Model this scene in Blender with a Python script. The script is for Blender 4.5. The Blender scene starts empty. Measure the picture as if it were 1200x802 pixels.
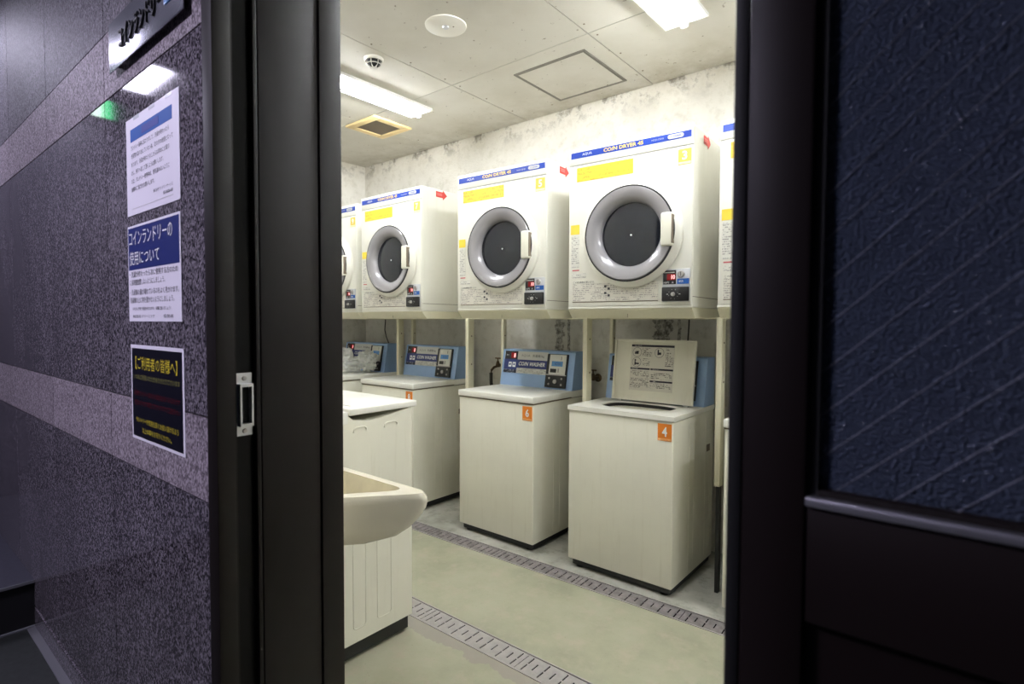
import bpy, bmesh, math, random
from mathutils import Matrix, Vector, noise
random.seed(7)
R = math.radians
scene = bpy.context.scene
col = scene.collection

# ------------------------------------------------------------------ camera
F_PX, YAW, PITCH, ROLL, CAM_H = 644.99, R(39.27), R(2.06), R(0.245), 1.25
fwd = Vector((-math.sin(YAW)*math.cos(PITCH), math.cos(YAW)*math.cos(PITCH), -math.sin(PITCH)))
rgt = Vector((math.cos(YAW), math.sin(YAW), 0)); upv = rgt.cross(fwd)
rgt, upv = rgt*math.cos(ROLL)+upv*math.sin(ROLL), -rgt*math.sin(ROLL)+upv*math.cos(ROLL)
cam_d = bpy.data.cameras.new('camera'); cam = bpy.data.objects.new('camera', cam_d); col.objects.link(cam)
m = Matrix((rgt, upv, -fwd)).transposed().to_4x4(); m.translation = (0, 0, CAM_H); cam.matrix_world = m
cam_d.sensor_width = 36; cam_d.lens = 36*F_PX/1200; cam_d.clip_start = .02
cam_d.dof.use_dof = True; cam_d.dof.focus_distance = 2.7; cam_d.dof.aperture_fstop = 5.0
scene.camera = cam

# ------------------------------------------------------------------ world + view
w = bpy.data.worlds.new('world'); scene.world = w; w.use_nodes = True
w.node_tree.nodes['Background'].inputs[0].default_value = (.35, .45, .75, 1)
w.node_tree.nodes['Background'].inputs[1].default_value = .012
vs = scene.view_settings
vs.view_transform = 'Standard'; vs.look = 'None'; vs.gamma = 1; vs.use_curve_mapping = False
vs.exposure = 1.15
TUBE_POWER = 80.0          # emission of the laundry room's fluorescent tubes
CORRIDOR_POWER = 11.0, 30.0   # emission of the mirrored corridor panel and of the added fill panel

# ------------------------------------------------------------------ materials
def lin(c):
    return tuple(((v/255)/12.92 if v/255 <= .04045 else ((v/255+.055)/1.055)**2.4) for v in c) + (1,)
MATS = {}
def mat(name, rgb, rough=.5, metal=0., spec=.5, emit=0., emit_rgb=None, alpha=1., trans=0., coat=0., noise_amt=0., noise_scale=12., noise_rgb=None, bump=0., bump_scale=200., detail=4.):
    if name in MATS: return MATS[name]
    M = bpy.data.materials.new(name); M.use_nodes = True; MATS[name] = M
    nt = M.node_tree; b = nt.nodes['Principled BSDF']
    b.inputs['Base Color'].default_value = lin(rgb); b.inputs['Roughness'].default_value = rough
    b.inputs['Metallic'].default_value = metal; b.inputs['Specular IOR Level'].default_value = spec
    b.inputs['Coat Weight'].default_value = coat
    b.inputs['Alpha'].default_value = alpha; b.inputs['Transmission Weight'].default_value = trans
    if emit:
        b.inputs['Emission Color'].default_value = lin(emit_rgb or rgb); b.inputs['Emission Strength'].default_value = emit
    if noise_amt or bump:
        tc = nt.nodes.new('ShaderNodeTexCoord')
    if noise_amt:
        n = nt.nodes.new('ShaderNodeTexNoise'); n.inputs['Scale'].default_value = noise_scale; n.inputs['Detail'].default_value = detail; n.inputs['Roughness'].default_value = .65
        nt.links.new(tc.outputs['Object'], n.inputs['Vector'])
        cr = nt.nodes.new('ShaderNodeValToRGB')
        cr.color_ramp.elements[0].position = .5-.25; cr.color_ramp.elements[1].position = .5+.25
        a = lin(noise_rgb or tuple(v*(1-noise_amt) for v in rgb))
        cr.color_ramp.elements[0].color = a; cr.color_ramp.elements[1].color = lin(rgb)
        nt.links.new(n.outputs['Fac'], cr.inputs['Fac']); nt.links.new(cr.outputs['Color'], b.inputs['Base Color'])
    if bump:
        n2 = nt.nodes.new('ShaderNodeTexNoise'); n2.inputs['Scale'].default_value = bump_scale; n2.inputs['Detail'].default_value = 3
        nt.links.new(tc.outputs['Object'], n2.inputs['Vector'])
        bp = nt.nodes.new('ShaderNodeBump'); bp.inputs['Strength'].default_value = bump; bp.inputs['Distance'].default_value = .002
        nt.links.new(n2.outputs['Fac'], bp.inputs['Height']); nt.links.new(bp.outputs['Normal'], b.inputs['Normal'])
    return M

class NT:      # small helper for hand-made node trees
    def __init__(s, name):
        s.M = bpy.data.materials.new(name); s.M.use_nodes = True; MATS[name] = s.M
        s.t = s.M.node_tree; s.b = s.t.nodes['Principled BSDF']; s.tc = s.t.nodes.new('ShaderNodeTexCoord')
    def n(s, typ, **kw):
        x = s.t.nodes.new(typ)
        for k, v in kw.items():
            if k.startswith('i_'): x.inputs[k[2:].replace('_', ' ')].default_value = v
            else: setattr(x, k, v)
        return x
    def l(s, a, b): s.t.links.new(a, b)
    def noise(s, vec, scale, detail=4, rough=.6):
        x = s.n('ShaderNodeTexNoise'); x.inputs['Scale'].default_value = scale; x.inputs['Detail'].default_value = detail; x.inputs['Roughness'].default_value = rough
        s.l(vec, x.inputs['Vector']); return x.outputs['Fac']
    def ramp(s, fac, stops):
        x = s.n('ShaderNodeValToRGB'); e = x.color_ramp.elements
        while len(e) < len(stops): e.new(.5)
        for k, (p, c) in enumerate(stops):
            e[k].position = p; e[k].color = lin(c) if isinstance(c, tuple) else (c, c, c, 1)
        s.l(fac, x.inputs['Fac']); return x.outputs['Color']
    def mix(s, fac, a, b, mode='MIX'):
        x = s.n('ShaderNodeMix', data_type='RGBA', blend_type=mode)
        for sock, v in ((x.inputs[0], fac), (x.inputs[6], a), (x.inputs[7], b)):
            if hasattr(v, 'links') or isinstance(v, bpy.types.NodeSocket): s.l(v, sock)
            elif isinstance(v, tuple): sock.default_value = lin(v)
            else: sock.default_value = v
        return x.outputs[2]
    def math(s, op, a, b=None, c=None):
        x = s.n('ShaderNodeMath', operation=op)
        for i, v in enumerate((a, b, c)):
            if v is None: continue
            if isinstance(v, bpy.types.NodeSocket): s.l(v, x.inputs[i])
            else: x.inputs[i].default_value = v
        return x.outputs[0]
    def mapping(s, vec, scale=(1, 1, 1), loc=None):
        x = s.n('ShaderNodeMapping'); x.inputs['Scale'].default_value = scale
        if loc is not None: s.l(loc, x.inputs['Location'])
        s.l(vec, x.inputs['Vector']); return x.outputs[0]
    def bump(s, h, strength, dist=.002):
        x = s.n('ShaderNodeBump'); x.inputs['Strength'].default_value = strength; x.inputs['Distance'].default_value = dist
        s.l(h, x.inputs['Height']); s.l(x.outputs[0], s.b.inputs['Normal'])

def granite(name, dark, mid, light, rough):
    g = NT(name); P = g.tc.outputs['Object']
    oi = g.n('ShaderNodeObjectInfo'); off = g.n('ShaderNodeVectorMath', operation='SCALE'); off.inputs[0].default_value = (7, 3, 5); g.l(oi.outputs['Random'], off.inputs['Scale'])
    V = g.mapping(P, (1, 1, .6), off.outputs[0])
    v = g.n('ShaderNodeTexVoronoi'); v.inputs['Scale'].default_value = 300; g.l(V, v.inputs['Vector'])
    bw = g.n('ShaderNodeRGBToBW'); g.l(v.outputs['Color'], bw.inputs[0])
    n1 = g.noise(V, 95, 5, .7)
    f = g.math('ADD', g.math('MULTIPLY', bw.outputs[0], .55), g.math('MULTIPLY', n1, .5))
    c = g.ramp(f, [(.36, dark), (.52, mid), (.68, light)])
    n2 = g.noise(V, 3.0, 3)
    c = g.mix(g.ramp(n2, [(.3, .0), (.75, .35)]), c, dark)
    g.l(c, g.b.inputs['Base Color']); g.b.inputs['Roughness'].default_value = rough; g.b.inputs['Specular IOR Level'].default_value = .32 if rough < .3 else .15
    if rough > .3: g.bump(n1, .35, .002)
    return g.M
M_POL = granite('polished granite', (34, 31, 35), (86, 80, 87), (146, 139, 147), .07)
M_HON = granite('honed granite', (40, 38, 42), (90, 86, 92), (140, 135, 142), .6)
M_FLA = granite('flamed granite', (80, 73, 78), (134, 124, 131), (182, 171, 178), .6)

def concrete_wall():
    g = NT('stained concrete wall'); P = g.tc.outputs['Object']
    n1 = g.noise(P, 2.2, 6, .62); n2 = g.noise(P, 14, 6, .7); n3 = g.noise(P, 90, 3)
    c = g.ramp(n1, [(.3, (204, 200, 190)), (.5, (216, 213, 204)), (.72, (226, 223, 216))])
    c = g.mix(g.ramp(n2, [(.35, .45), (.5, 0.)]), c, (176, 170, 154))
    # flaking dirt spots under the ceiling, over a smooth tone change
    sx = g.n('ShaderNodeSeparateXYZ'); g.l(P, sx.inputs[0])
    band = g.n('ShaderNodeMapRange'); band.inputs['From Min'].default_value = 2.30; band.inputs['From Max'].default_value = 2.61; g.l(sx.outputs['Z'], band.inputs['Value'])
    nb = g.noise(P, 7, 8, .75)
    spots = g.math('MULTIPLY', g.math('POWER', band.outputs[0], 3.0), g.ramp(nb, [(.50, 0.), (.60, .8)]))
    c = g.mix(g.math('MULTIPLY', g.math('POWER', band.outputs[0], 1.5), .45), c, (176, 166, 142))  # smooth change to a browner tone towards the ceiling
    c = g.mix(spots, c, (96, 88, 74))
    # rust and damp streaks on the lower wall
    low = g.n('ShaderNodeMapRange'); low.inputs['From Min'].default_value = 1.45; low.inputs['From Max'].default_value = 1.25; g.l(sx.outputs['Z'], low.inputs['Value'])
    st = g.noise(g.mapping(P, (3, 3, 1.5)), 1.8, 7, .7)
    lowm = g.math('MULTIPLY', low.outputs[0], g.ramp(st, [(.56, .0), (.72, .6)]))
    c = g.mix(lowm, c, (136, 128, 108))
    wob = g.math('MULTIPLY', g.math('SUBTRACT', g.noise(P, 16, 5, .7), .5), .16)
    for x0, wd, z0 in ((-2.05, .030, .95), (-1.975, .010, .95), (-1.335, .055, 1.08), (-1.235, .010, .9)):   # rust and mould marks
        d = g.math('ABSOLUTE', g.math('ADD', g.math('SUBTRACT', sx.outputs['X'], x0), wob if wd > .02 else g.math('MULTIPLY', wob, .2)))
        k = g.math('MULTIPLY', g.math('LESS_THAN', d, wd), g.math('MULTIPLY', g.math('GREATER_THAN', sx.outputs['Z'], z0), g.math('LESS_THAN', sx.outputs['Z'], 1.45)))
        c = g.mix(g.math('MULTIPLY', k, g.ramp(g.noise(P, 40, 5, .7), [(.38, .15), (.6, .85)])), c, (64, 56, 42))
    g.l(c, g.b.inputs['Base Color']); g.b.inputs['Roughness'].default_value = .85
    g.bump(g.math('ADD', n2, n3), .35, .004)
    return g.M
M_WALL = concrete_wall()

def ceiling_mat():
    g = NT('painted ceiling board'); P = g.tc.outputs['Object']
    n1 = g.noise(P, 1.7, 6, .6); n2 = g.noise(P, 38, 2, .5)
    c = g.ramp(n1, [(.28, (186, 181, 168)), (.6, (200, 196, 186))])
    c = g.mix(g.ramp(n2, [(.70, 0.), (.76, .8)]), c, (120, 112, 96))
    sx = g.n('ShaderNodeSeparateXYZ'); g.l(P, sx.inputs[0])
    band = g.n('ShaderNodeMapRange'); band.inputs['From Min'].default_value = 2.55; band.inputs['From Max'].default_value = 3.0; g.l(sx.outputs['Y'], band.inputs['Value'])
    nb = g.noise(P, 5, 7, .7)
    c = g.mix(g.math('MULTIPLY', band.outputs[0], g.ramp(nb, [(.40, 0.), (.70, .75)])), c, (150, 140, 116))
    g.l(c, g.b.inputs['Base Color']); g.b.inputs['Roughness'].default_value = .8
    return g.M
M_CEIL = ceiling_mat()

def floor_mat(name, stops, stain, stain_amt, rough=.55):
    g = NT(name); P = g.tc.outputs['Object']
    n1 = g.noise(P, 2.6, 7, .62); n2 = g.noise(P, 11, 6, .7); n3 = g.noise(P, 120, 2)
    c = g.ramp(n1, stops)
    c = g.mix(g.ramp(n2, [(.50, 0.), (.66, stain_amt)]), c, stain)
    c = g.mix(g.ramp(n3, [(.70, 0.), (.75, .6)]), c, (84, 80, 68))
    sx = g.n('ShaderNodeSeparateXYZ'); g.l(P, sx.inputs[0])
    ed = g.math('ADD', sx.outputs['Y'], g.math('MULTIPLY', g.math('SUBTRACT', g.noise(P, 6, 6, .6), .5), .22))
    k = g.math('MULTIPLY', g.math('GREATER_THAN', ed, 1.452), g.math('LESS_THAN', sx.outputs['Y'], 1.51))
    c = g.mix(g.math('MULTIPLY', k, .7), c, (150, 142, 134))
    g.l(c, g.b.inputs['Base Color']); g.b.inputs['Roughness'].default_value = rough
    g.bump(n2, .15, .004)
    return g.M
M_GREEN = floor_mat('green floor paint', [(.3, (142, 143, 120)), (.5, (162, 161, 137)), (.7, (172, 171, 150))], (176, 166, 148), .6, .42)
M_GREY = floor_mat('worn grey concrete floor', [(.3, (128, 128, 116)), (.5, (168, 167, 156)), (.7, (190, 188, 178))], (112, 114, 96), .6)

def enamel(name, rgb, dirt):
    g = NT(name); P = g.tc.outputs['Object']
    n1 = g.noise(P, 3.5, 5, .6); n2 = g.noise(g.mapping(P, (30, 30, 2)), 1.5, 5, .65)
    c = g.ramp(n1, [(.3, tuple(v*.965 for v in rgb)), (.7, rgb)])
    c = g.mix(g.ramp(n2, [(.55, 0.), (.8, .22)]), c, dirt)
    g.l(c, g.b.inputs['Base Color']); g.b.inputs['Roughness'].default_value = .34
    return g.M
M_CREAM = enamel('cream enamel', (236, 233, 216), (182, 172, 138))
M_DRYER = enamel('dryer white enamel', (236, 234, 222), (206, 198, 170))
M_LID = enamel('white lid plastic', (240, 238, 228), (206, 200, 182))
M_RACK = enamel('cream rack paint', (222, 217, 190), (160, 148, 110))

def print_mat(name, bg, ink, pitch, charw, dens=.5):
    if name in MATS: return MATS[name]
    g = NT(name); P = g.tc.outputs['Object']
    sx = g.n('ShaderNodeSeparateXYZ'); g.l(P, sx.inputs[0])
    row = g.math('DIVIDE', sx.outputs['Z'], pitch)
    fr = g.math('FRACT', row); on = g.math('LESS_THAN', fr, .58)
    cb = g.n('ShaderNodeCombineXYZ'); g.l(g.math('DIVIDE', sx.outputs['X'], charw), cb.inputs['X'])
    g.l(g.math('MULTIPLY', g.math('FLOOR', row), 7.3), cb.inputs['Y']); g.l(g.math('MULTIPLY', fr, 1.6), cb.inputs['Z'])
    ch = g.noise(cb.outputs[0], 1.0, 1, .5)
    gp = g.noise(cb.outputs[0], .08, 0, .5)
    f = g.math('MULTIPLY', on, g.math('MULTIPLY', g.math('GREATER_THAN', ch, dens), g.math('GREATER_THAN', gp, .42)))
    g.l(g.mix(f, bg, ink), g.b.inputs['Base Color']); g.b.inputs['Roughness'].default_value = .45
    return g.M

M_FRAME = mat('dark bronze aluminium', (24, 18, 16), .55, .0, .22, noise_amt=.15, noise_scale=6)
M_FRAME2 = mat('dark bronze recess', (14, 13, 12), .7, 0, .15)
M_DOOR = mat('dark brown door enamel', (26, 18, 17), .5, .0, .25)
M_RUBBER = mat('black rubber gasket', (9, 9, 9), .7)
M_BLACK = mat('black plastic', (18, 18, 19), .45)
M_STEEL = mat('brushed stainless steel', (186, 181, 178), .45, .45, noise_amt=.12, noise_scale=30)
M_DSTEEL = mat('dusty stainless steel', (158, 151, 150), .6, .35, noise_amt=.35, noise_scale=24)
M_DARK = mat('drain darkness', (14, 13, 12), .9)
M_ALU = mat('bare aluminium', (200, 200, 205), .32, .9)
M_PAPER = mat('white paper', (238, 234, 242), .5, coat=.12)
M_INK = mat('black print', (34, 32, 42), .5)
M_WHITE = mat('white print', (238, 238, 236), .45)
M_BODYW = mat('white fixture enamel', (240, 240, 236), .35)
M_NAVY = mat('navy print', (36, 48, 112), .4)
M_STRIPE = mat('royal blue stripe', (28, 62, 160), .35)
M_BLUE = mat('bright blue print', (14, 84, 166), .6)
M_YEL = mat('yellow sticker', (244, 214, 70), .45)
M_YEL2 = mat('amber badge', (242, 204, 90), .45)
M_YTXT = mat('yellow print', (250, 214, 110), .4)
M_YPOST = mat('poster yellow ink', (226, 206, 60), .4)
M_YDIM = mat('poster olive ink', (150, 146, 82), .4)
M_RPOST = mat('poster dark red ink', (92, 18, 30), .45)
M_PBLACK = mat('poster black', (14, 14, 26), .3)
M_REDS = mat('red arrow sticker', (206, 66, 60), .45)
M_RED = mat('red LED', (200, 20, 24), .4, emit=.6, emit_rgb=(255, 40, 50))
M_REDDIM = mat('red LED window', (90, 10, 16), .25, emit=.06, emit_rgb=(255, 20, 30))
M_LEDW = mat('bright LED digit', (255, 190, 190), .4, emit=.8, emit_rgb=(255, 170, 170))
M_ORANGE = mat('orange sticker', (226, 128, 36), .45)
M_ORANGE2 = mat('pale orange print', (240, 180, 120), .45)
M_PANEL = mat('light blue plastic', (150, 180, 220), .38, noise_amt=.05, noise_scale=8)
M_GREYP = mat('pale grey print', (200, 200, 196), .42)
M_LCD = mat('blue lcd', (90, 140, 190), .25, emit=.03, emit_rgb=(90, 150, 210))
M_SILVER = mat('grey door plastic', (150, 147, 150), .24, .15, coat=.4)
M_DGLASS = mat('dark drum glass', (22, 25, 33), .08, spec=.5)
M_TUB = mat('dark tub', (26, 24, 23), .5)
M_CERAM = mat('cream ceramic', (238, 231, 210), .2, coat=.3, noise_amt=.04, noise_scale=5)
M_CERIN = mat('stained ceramic bowl', (244, 236, 212), .35, noise_amt=.12, noise_scale=7)
M_VENT = mat('yellowed vent plastic', (232, 206, 150), .5, noise_amt=.1, noise_scale=10)
M_GRIL = mat('dusty vent grille', (120, 108, 92), .8)
M_BRASS = mat('old brass', (120, 100, 72), .45, .8, noise_amt=.4, noise_scale=60)
M_CORD = mat('grey cord', (58, 54, 46), .7)
M_TUBE = mat('fluorescent tube', (255, 255, 250), .4, emit=TUBE_POWER, emit_rgb=(246, 250, 255))
M_CPANEL = mat('corridor light diffuser', (255, 255, 255), .5, emit=CORRIDOR_POWER[0], emit_rgb=(232, 228, 255))
M_CFILL = mat('added corridor fill diffuser', (255, 255, 255), .5, emit=CORRIDOR_POWER[1], emit_rgb=(232, 226, 255))  # for the added, unseen corridor fill panel
M_EXIT = mat('exit sign green', (30, 190, 110), .4, emit=1.8, emit_rgb=(40, 220, 130))
M_EXITW = mat('exit sign white', (240, 250, 245), .4, emit=2.2, emit_rgb=(225, 255, 240))
M_STEP = mat('dark stone step', (66, 66, 76), .35, noise_amt=.3, noise_scale=60)
M_RISER = mat('black step riser', (10, 10, 12), .6)
M_OFLOOR = mat('dark corridor floor', (44, 48, 46), .5, noise_amt=.5, noise_scale=50)
M_EDGE = mat('pale stone edging', (96, 96, 100), .5)
M_OCEIL = mat('corridor ceiling', (62, 62, 68), .8)
M_WIRE = mat('glass wire', (128, 134, 152), .5, .0)
M_BAG = None

# ------------------------------------------------------------------ mesh helpers
class MB:
    def __init__(s): s.v = []; s.f = []; s.sm = []; s.mi = []
    def add(s, vs, fs, smooth=False, mi=0):
        k = len(s.v); s.v += [tuple(p) for p in vs]
        for f in fs: s.f.append(tuple(i+k for i in f)); s.sm.append(smooth); s.mi.append(mi)
        return s
    def box(s, x0, x1, y0, y1, z0, z1, mi=0):
        V = [(x, y, z) for z in (z0, z1) for y in (y0, y1) for x in (x0, x1)]
        return s.add(V, [(0, 2, 3, 1), (4, 5, 7, 6), (0, 1, 5, 4), (2, 6, 7, 3), (0, 4, 6, 2), (1, 3, 7, 5)], mi=mi)
    def bbox(s, x0, x1, y0, y1, z0, z1, b=.004, seg=2, mi=0):
        bm = bmesh.new(); bmesh.ops.create_cube(bm, size=1)
        for v in bm.verts: v.co = Vector(((x0+x1)/2+v.co.x*(x1-x0), (y0+y1)/2+v.co.y*(y1-y0), (z0+z1)/2+v.co.z*(z1-z0)))
        bmesh.ops.bevel(bm, geom=list(bm.edges), offset=min(b, .49*min(x1-x0, y1-y0, z1-z0)), segments=seg, profile=.5, affect='EDGES')
        bm.verts.index_update()
        s.add([v.co[:] for v in bm.verts], [tuple(v.index for v in f.verts) for f in bm.faces], True, mi); bm.free(); return s
    def prism(s, poly, a, b, axis='x', smooth=False, mi=0):   # poly of (p,q) extruded along axis from a to b
        def P(p, q, t): return {'x': (t, p, q), 'y': (p, t, q), 'z': (p, q, t)}[axis]
        n = len(poly); V = [P(p, q, a) for p, q in poly] + [P(p, q, b) for p, q in poly]
        Fs = [tuple(range(n)), tuple(range(2*n-1, n-1, -1))]
        s.add(V, Fs, False, mi); s.add(V, [(i, i+n, (i+1) % n+n, (i+1) % n) for i in range(n)], smooth, mi); return s
    def lathe(s, prof, c, axis='y', n=48, smooth=True, mi=0, cap=False):  # prof of (radius, along)
        V = []; Fs = []
        for r, a in prof:
            for k in range(n):
                t = 2*math.pi*k/n; u, v = r*math.cos(t), r*math.sin(t)
                V.append({'y': (c[0]+u, c[1]+a, c[2]+v), 'z': (c[0]+u, c[1]+v, c[2]+a), 'x': (c[0]+a, c[1]+u, c[2]+v)}[axis])
        for j in range(len(prof)-1):
            for k in range(n): Fs.append((j*n+k, j*n+(k+1) % n, (j+1)*n+(k+1) % n, (j+1)*n+k))
        s.add(V, Fs, smooth, mi)
        if cap:
            s.add(V[:n], [tuple(range(n))], False, mi); s.add(V[-n:], [tuple(range(n))], False, mi)
        return s
    def cyl(s, c, r, h, axis='z', n=20, mi=0): return s.lathe([(r, 0), (r, h)], c, axis, n, True, mi, True)
    def tube(s, pts, r, n=8, mi=0):
        pts = [Vector(p) for p in pts]; V = []; Fs = []
        for i, p in enumerate(pts):
            d = (pts[min(i+1, len(pts)-1)]-pts[max(i-1, 0)]).normalized()
            a = d.cross(Vector((0, 0, 1)) if abs(d.z) < .9 else Vector((1, 0, 0))).normalized(); b = d.cross(a)
            for k in range(n):
                t = 2*math.pi*k/n; V.append(p+a*r*math.cos(t)+b*r*math.sin(t))
        for i in range(len(pts)-1):
            for k in range(n): Fs.append((i*n+k, i*n+(k+1) % n, (i+1)*n+(k+1) % n, (i+1)*n+k))
        s.add(V, Fs, True, mi); s.add(V[:n], [tuple(range(n))], False, mi); s.add(V[-n:], [tuple(range(n))], False, mi); return s
    def xf(s, M): s.v = [tuple(M @ Vector(p)) for p in s.v]; return s
    def build(s, name, material, parent=None):
        me = bpy.data.meshes.new(name); me.from_pydata(s.v, [], s.f); me.update()
        me.polygons.foreach_set('use_smooth', s.sm); me.polygons.foreach_set('material_index', s.mi)
        bm = bmesh.new(); bm.from_mesh(me); bmesh.ops.recalc_face_normals(bm, faces=bm.faces); bm.to_mesh(me); bm.free()
        for mm in (material if isinstance(material, (list, tuple)) else [material]): me.materials.append(mm)
        if any(s.sm):
            try: me.set_sharp_from_angle(angle=R(35))
            except Exception: pass
        o = bpy.data.objects.new(name, me); col.objects.link(o)
        if parent: o.parent = parent
        return o
def part(name, material, parent): return lambda mb: mb.build(name, material, parent)
def box(name, mt, parent, *a, bev=0): return (MB().bbox(*a, b=bev) if bev else MB().box(*a)).build(name, mt, parent)
def thing(name, label, cat, loc=(0, 0, 0), rz=0, group=None):
    o = bpy.data.objects.new(name, None); col.objects.link(o); o.location = loc; o.rotation_euler = (0, 0, rz); o.empty_display_size = .1
    return tag(o, label, cat, group)
def tag(o, label=None, cat=None, group=None, kind=None):
    if label: o['label'] = label
    if cat: o['category'] = cat
    if group: o['group'] = group
    if kind: o['kind'] = kind
    return o
def structure(o, label=None): o['kind'] = 'structure'; return tag(o, label)

TXT = {}
def text(body, mt, parent, x, z, h, y=0., width=None, align='L', shear=0., bold=0., M=None, name='lettering', depth=0., maxw=None):
    key = (body, shear, bold)
    if key not in TXT:
        cu = bpy.data.curves.new('t', 'FONT'); cu.body = body; cu.shear = shear; cu.offset = bold; cu.resolution_u = 2; cu.size = 1
        ob = bpy.data.objects.new('t', cu); col.objects.link(ob)
        me = bpy.data.meshes.new_from_object(ob)
        TXT[key] = ([v.co.copy() for v in me.vertices], [tuple(p.vertices) for p in me.polygons])
        bpy.data.meshes.remove(me); bpy.data.objects.remove(ob); bpy.data.curves.remove(cu)
    V, Fs = TXT[key]
    if not V: return None
    x0 = min(v.x for v in V); x1 = max(v.x for v in V); y0 = min(v.y for v in V); y1 = max(v.y for v in V)
    sy = h/(y1-y0); sx = (width/(x1-x0)) if width else sy
    W = sx*(x1-x0); ox = {'L': 0, 'C': -W/2, 'R': -W}[align]
    pts = [(x+ox+(v.x-x0)*sx, y, z+(v.y-y0)*sy) for v in V]
    mb = MB(); mb.add(pts, Fs)
    if depth:       # raised letters: front face plus walls
        from collections import Counter
        ec = Counter(); dirs = {}
        for f in Fs:
            for i in range(len(f)):
                a, b = f[i], f[(i+1) % len(f)]; ec[(min(a, b), max(a, b))] += 1; dirs[(min(a, b), max(a, b))] = (a, b)
        n = len(pts); mb.v += [(p[0], p[1]+depth, p[2]) for p in pts]
        for e, c in ec.items():
            if c == 1:
                a, b = dirs[e]; mb.f.append((a, b, b+n, a+n)); mb.sm.append(False); mb.mi.append(0)
    if M: mb.xf(M)
    me = bpy.data.meshes.new(name); me.from_pydata(mb.v, [], mb.f); me.materials.append(mt); me.update()
    o = bpy.data.objects.new(name, me); col.objects.link(o); o.parent = parent
    return o

# ================================================================== THE ROOM SHELL
YB, ZC, XL, XR, YF = 3.0, 2.62, -4.15, 2.0, .79
D1 = (1.508, 1.622)                            # near drain channel
D2Y, D2S, D2W = 2.157, .027, .108              # far drain channel: offset, slant, width
d2 = lambda x: D2Y+D2S*(x+2.5)
JX = -1.198                                    # left jamb face
EF = -.055                                     # corridor floor level
fl = MB()
fl.box(XL, XR, .50, D1[0], -.12, 0, 0)
fl.prism([(XL, D1[1]), (XR, D1[1]), (XR, d2(XR)), (XL, d2(XL))], -.12, 0, 'z', mi=0)
fl.prism([(XL, d2(XL)+D2W), (XR, d2(XR)+D2W), (XR, YB), (XL, YB)], -.12, 0, 'z', mi=1)
structure(fl.build('floor', [M_GREEN, M_GREY]))
structure(box('wall_back', M_WALL, None, XL-.15, XR+.15, YB, YB+.15, -.12, ZC+.1))
structure(box('wall_left', M_WALL, None, XL-.15, XL, YF-.2, YB, -.12, ZC+.1))
structure(box('wall_right', M_WALL, None, XR, XR+.15, YF-.2, YB, -.12, ZC+.1))
ceil = structure(box('ceiling', M_CEIL, None, XL, XR, YF-.2, YB, ZC+.012, ZC+.1))
xs = [XL, -3.24, -2.325, -1.41, -.496, .418, XR]; ys = [YF, 2.283, YB]
for i in range(6):
    for j in range(2):
        box('ceiling_board', M_CEIL, ceil, xs[i]+.0022, xs[i+1]-.0022, ys[j]+.0022, ys[j+1]-.0022, ZC, ZC+.011)
# screw heads along the joints, as seen here and there
sc = MB()
for x in xs[1:5]:
    for y in (2.32, 2.55, 2.8, 2.2, 1.95, 1.7):
        sc.cyl((x+.03, y, ZC-.0015), .005, .002, n=8)
sc.build('screw_heads', M_GRIL, ceil)

# door wall with its granite cladding on the corridor side
wf = MB().box(-4.6, JX-.045, .522, YF, EF-.1, 2.75).box(JX-.045, .9, .522, YF, 2.16, 2.75).box(.9, 2.15, .522, YF, EF-.1, 2.75)
wallf = structure(wf.build('wall_front', M_WALL))
tx = [-4.6, -3.995, -3.305, -2.615, -1.925, JX-.006]; tz = [.030, .853, 1.041, 1.878, 2.062, 2.75]
for i in range(5):
    for j in range(5):
        b = 1 if j in (1, 3) else 0
        box('granite_tile', M_FLA if b else (M_HON if j == 4 else M_POL), wallf, tx[i]+.002, tx[i+1]-.002, .5 if not b else .4995, .518, tz[j]+.002, tz[j+1]-.002)
box('joint_mortar', mat('dark joint mortar', (20, 19, 22), .9), wallf, -4.6, JX-.006, .517, .5225, EF, 2.75)
box('skirting', M_POL, wallf, -3.02, JX-.006, .497, .522, EF, .028)
box('edge_trim', M_EDGE, wallf, -3.02, JX-.006, .470, .497, EF, EF+.004)
structure(box('floor_outer', M_OFLOOR, None, -4.6, 2.5, -2.2, .50, EF-.1, EF))
box('door_sill', M_STEEL, bpy.data.objects['floor'], JX, .9, .495, .52, EF, .003)
# corridor ceiling, end wall and the step at its far end
structure(box('ceiling_outer', M_OCEIL, None, -4.6, 2.5, -2.2, .522, 2.75, 2.85))
structure(box('wall_corridor', M_OCEIL, None, -4.6, 2.5, -2.35, -2.2, EF-.1, 2.85))
structure(box('wall_outer', M_STEP, None, -4.75, -4.6, -2.2, YF, EF-.1, 2.85))
stp = structure(MB().box(-4.6, -3.035, -2.2, .4995, EF, .135).build('trim_3', M_RISER), 'black riser and stone tread of the step outside')
box('tread', M_STEP, stp, -4.6, -3.02, -2.2, .4995, .135, .148)
box('riser_edging', M_EDGE, stp, -3.035, -3.022, -2.2, .4995, EF, EF+.006)
box('nosing', M_EDGE, stp, -3.024, -3.0185, -2.2, .4995, .137, .1485)

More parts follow.
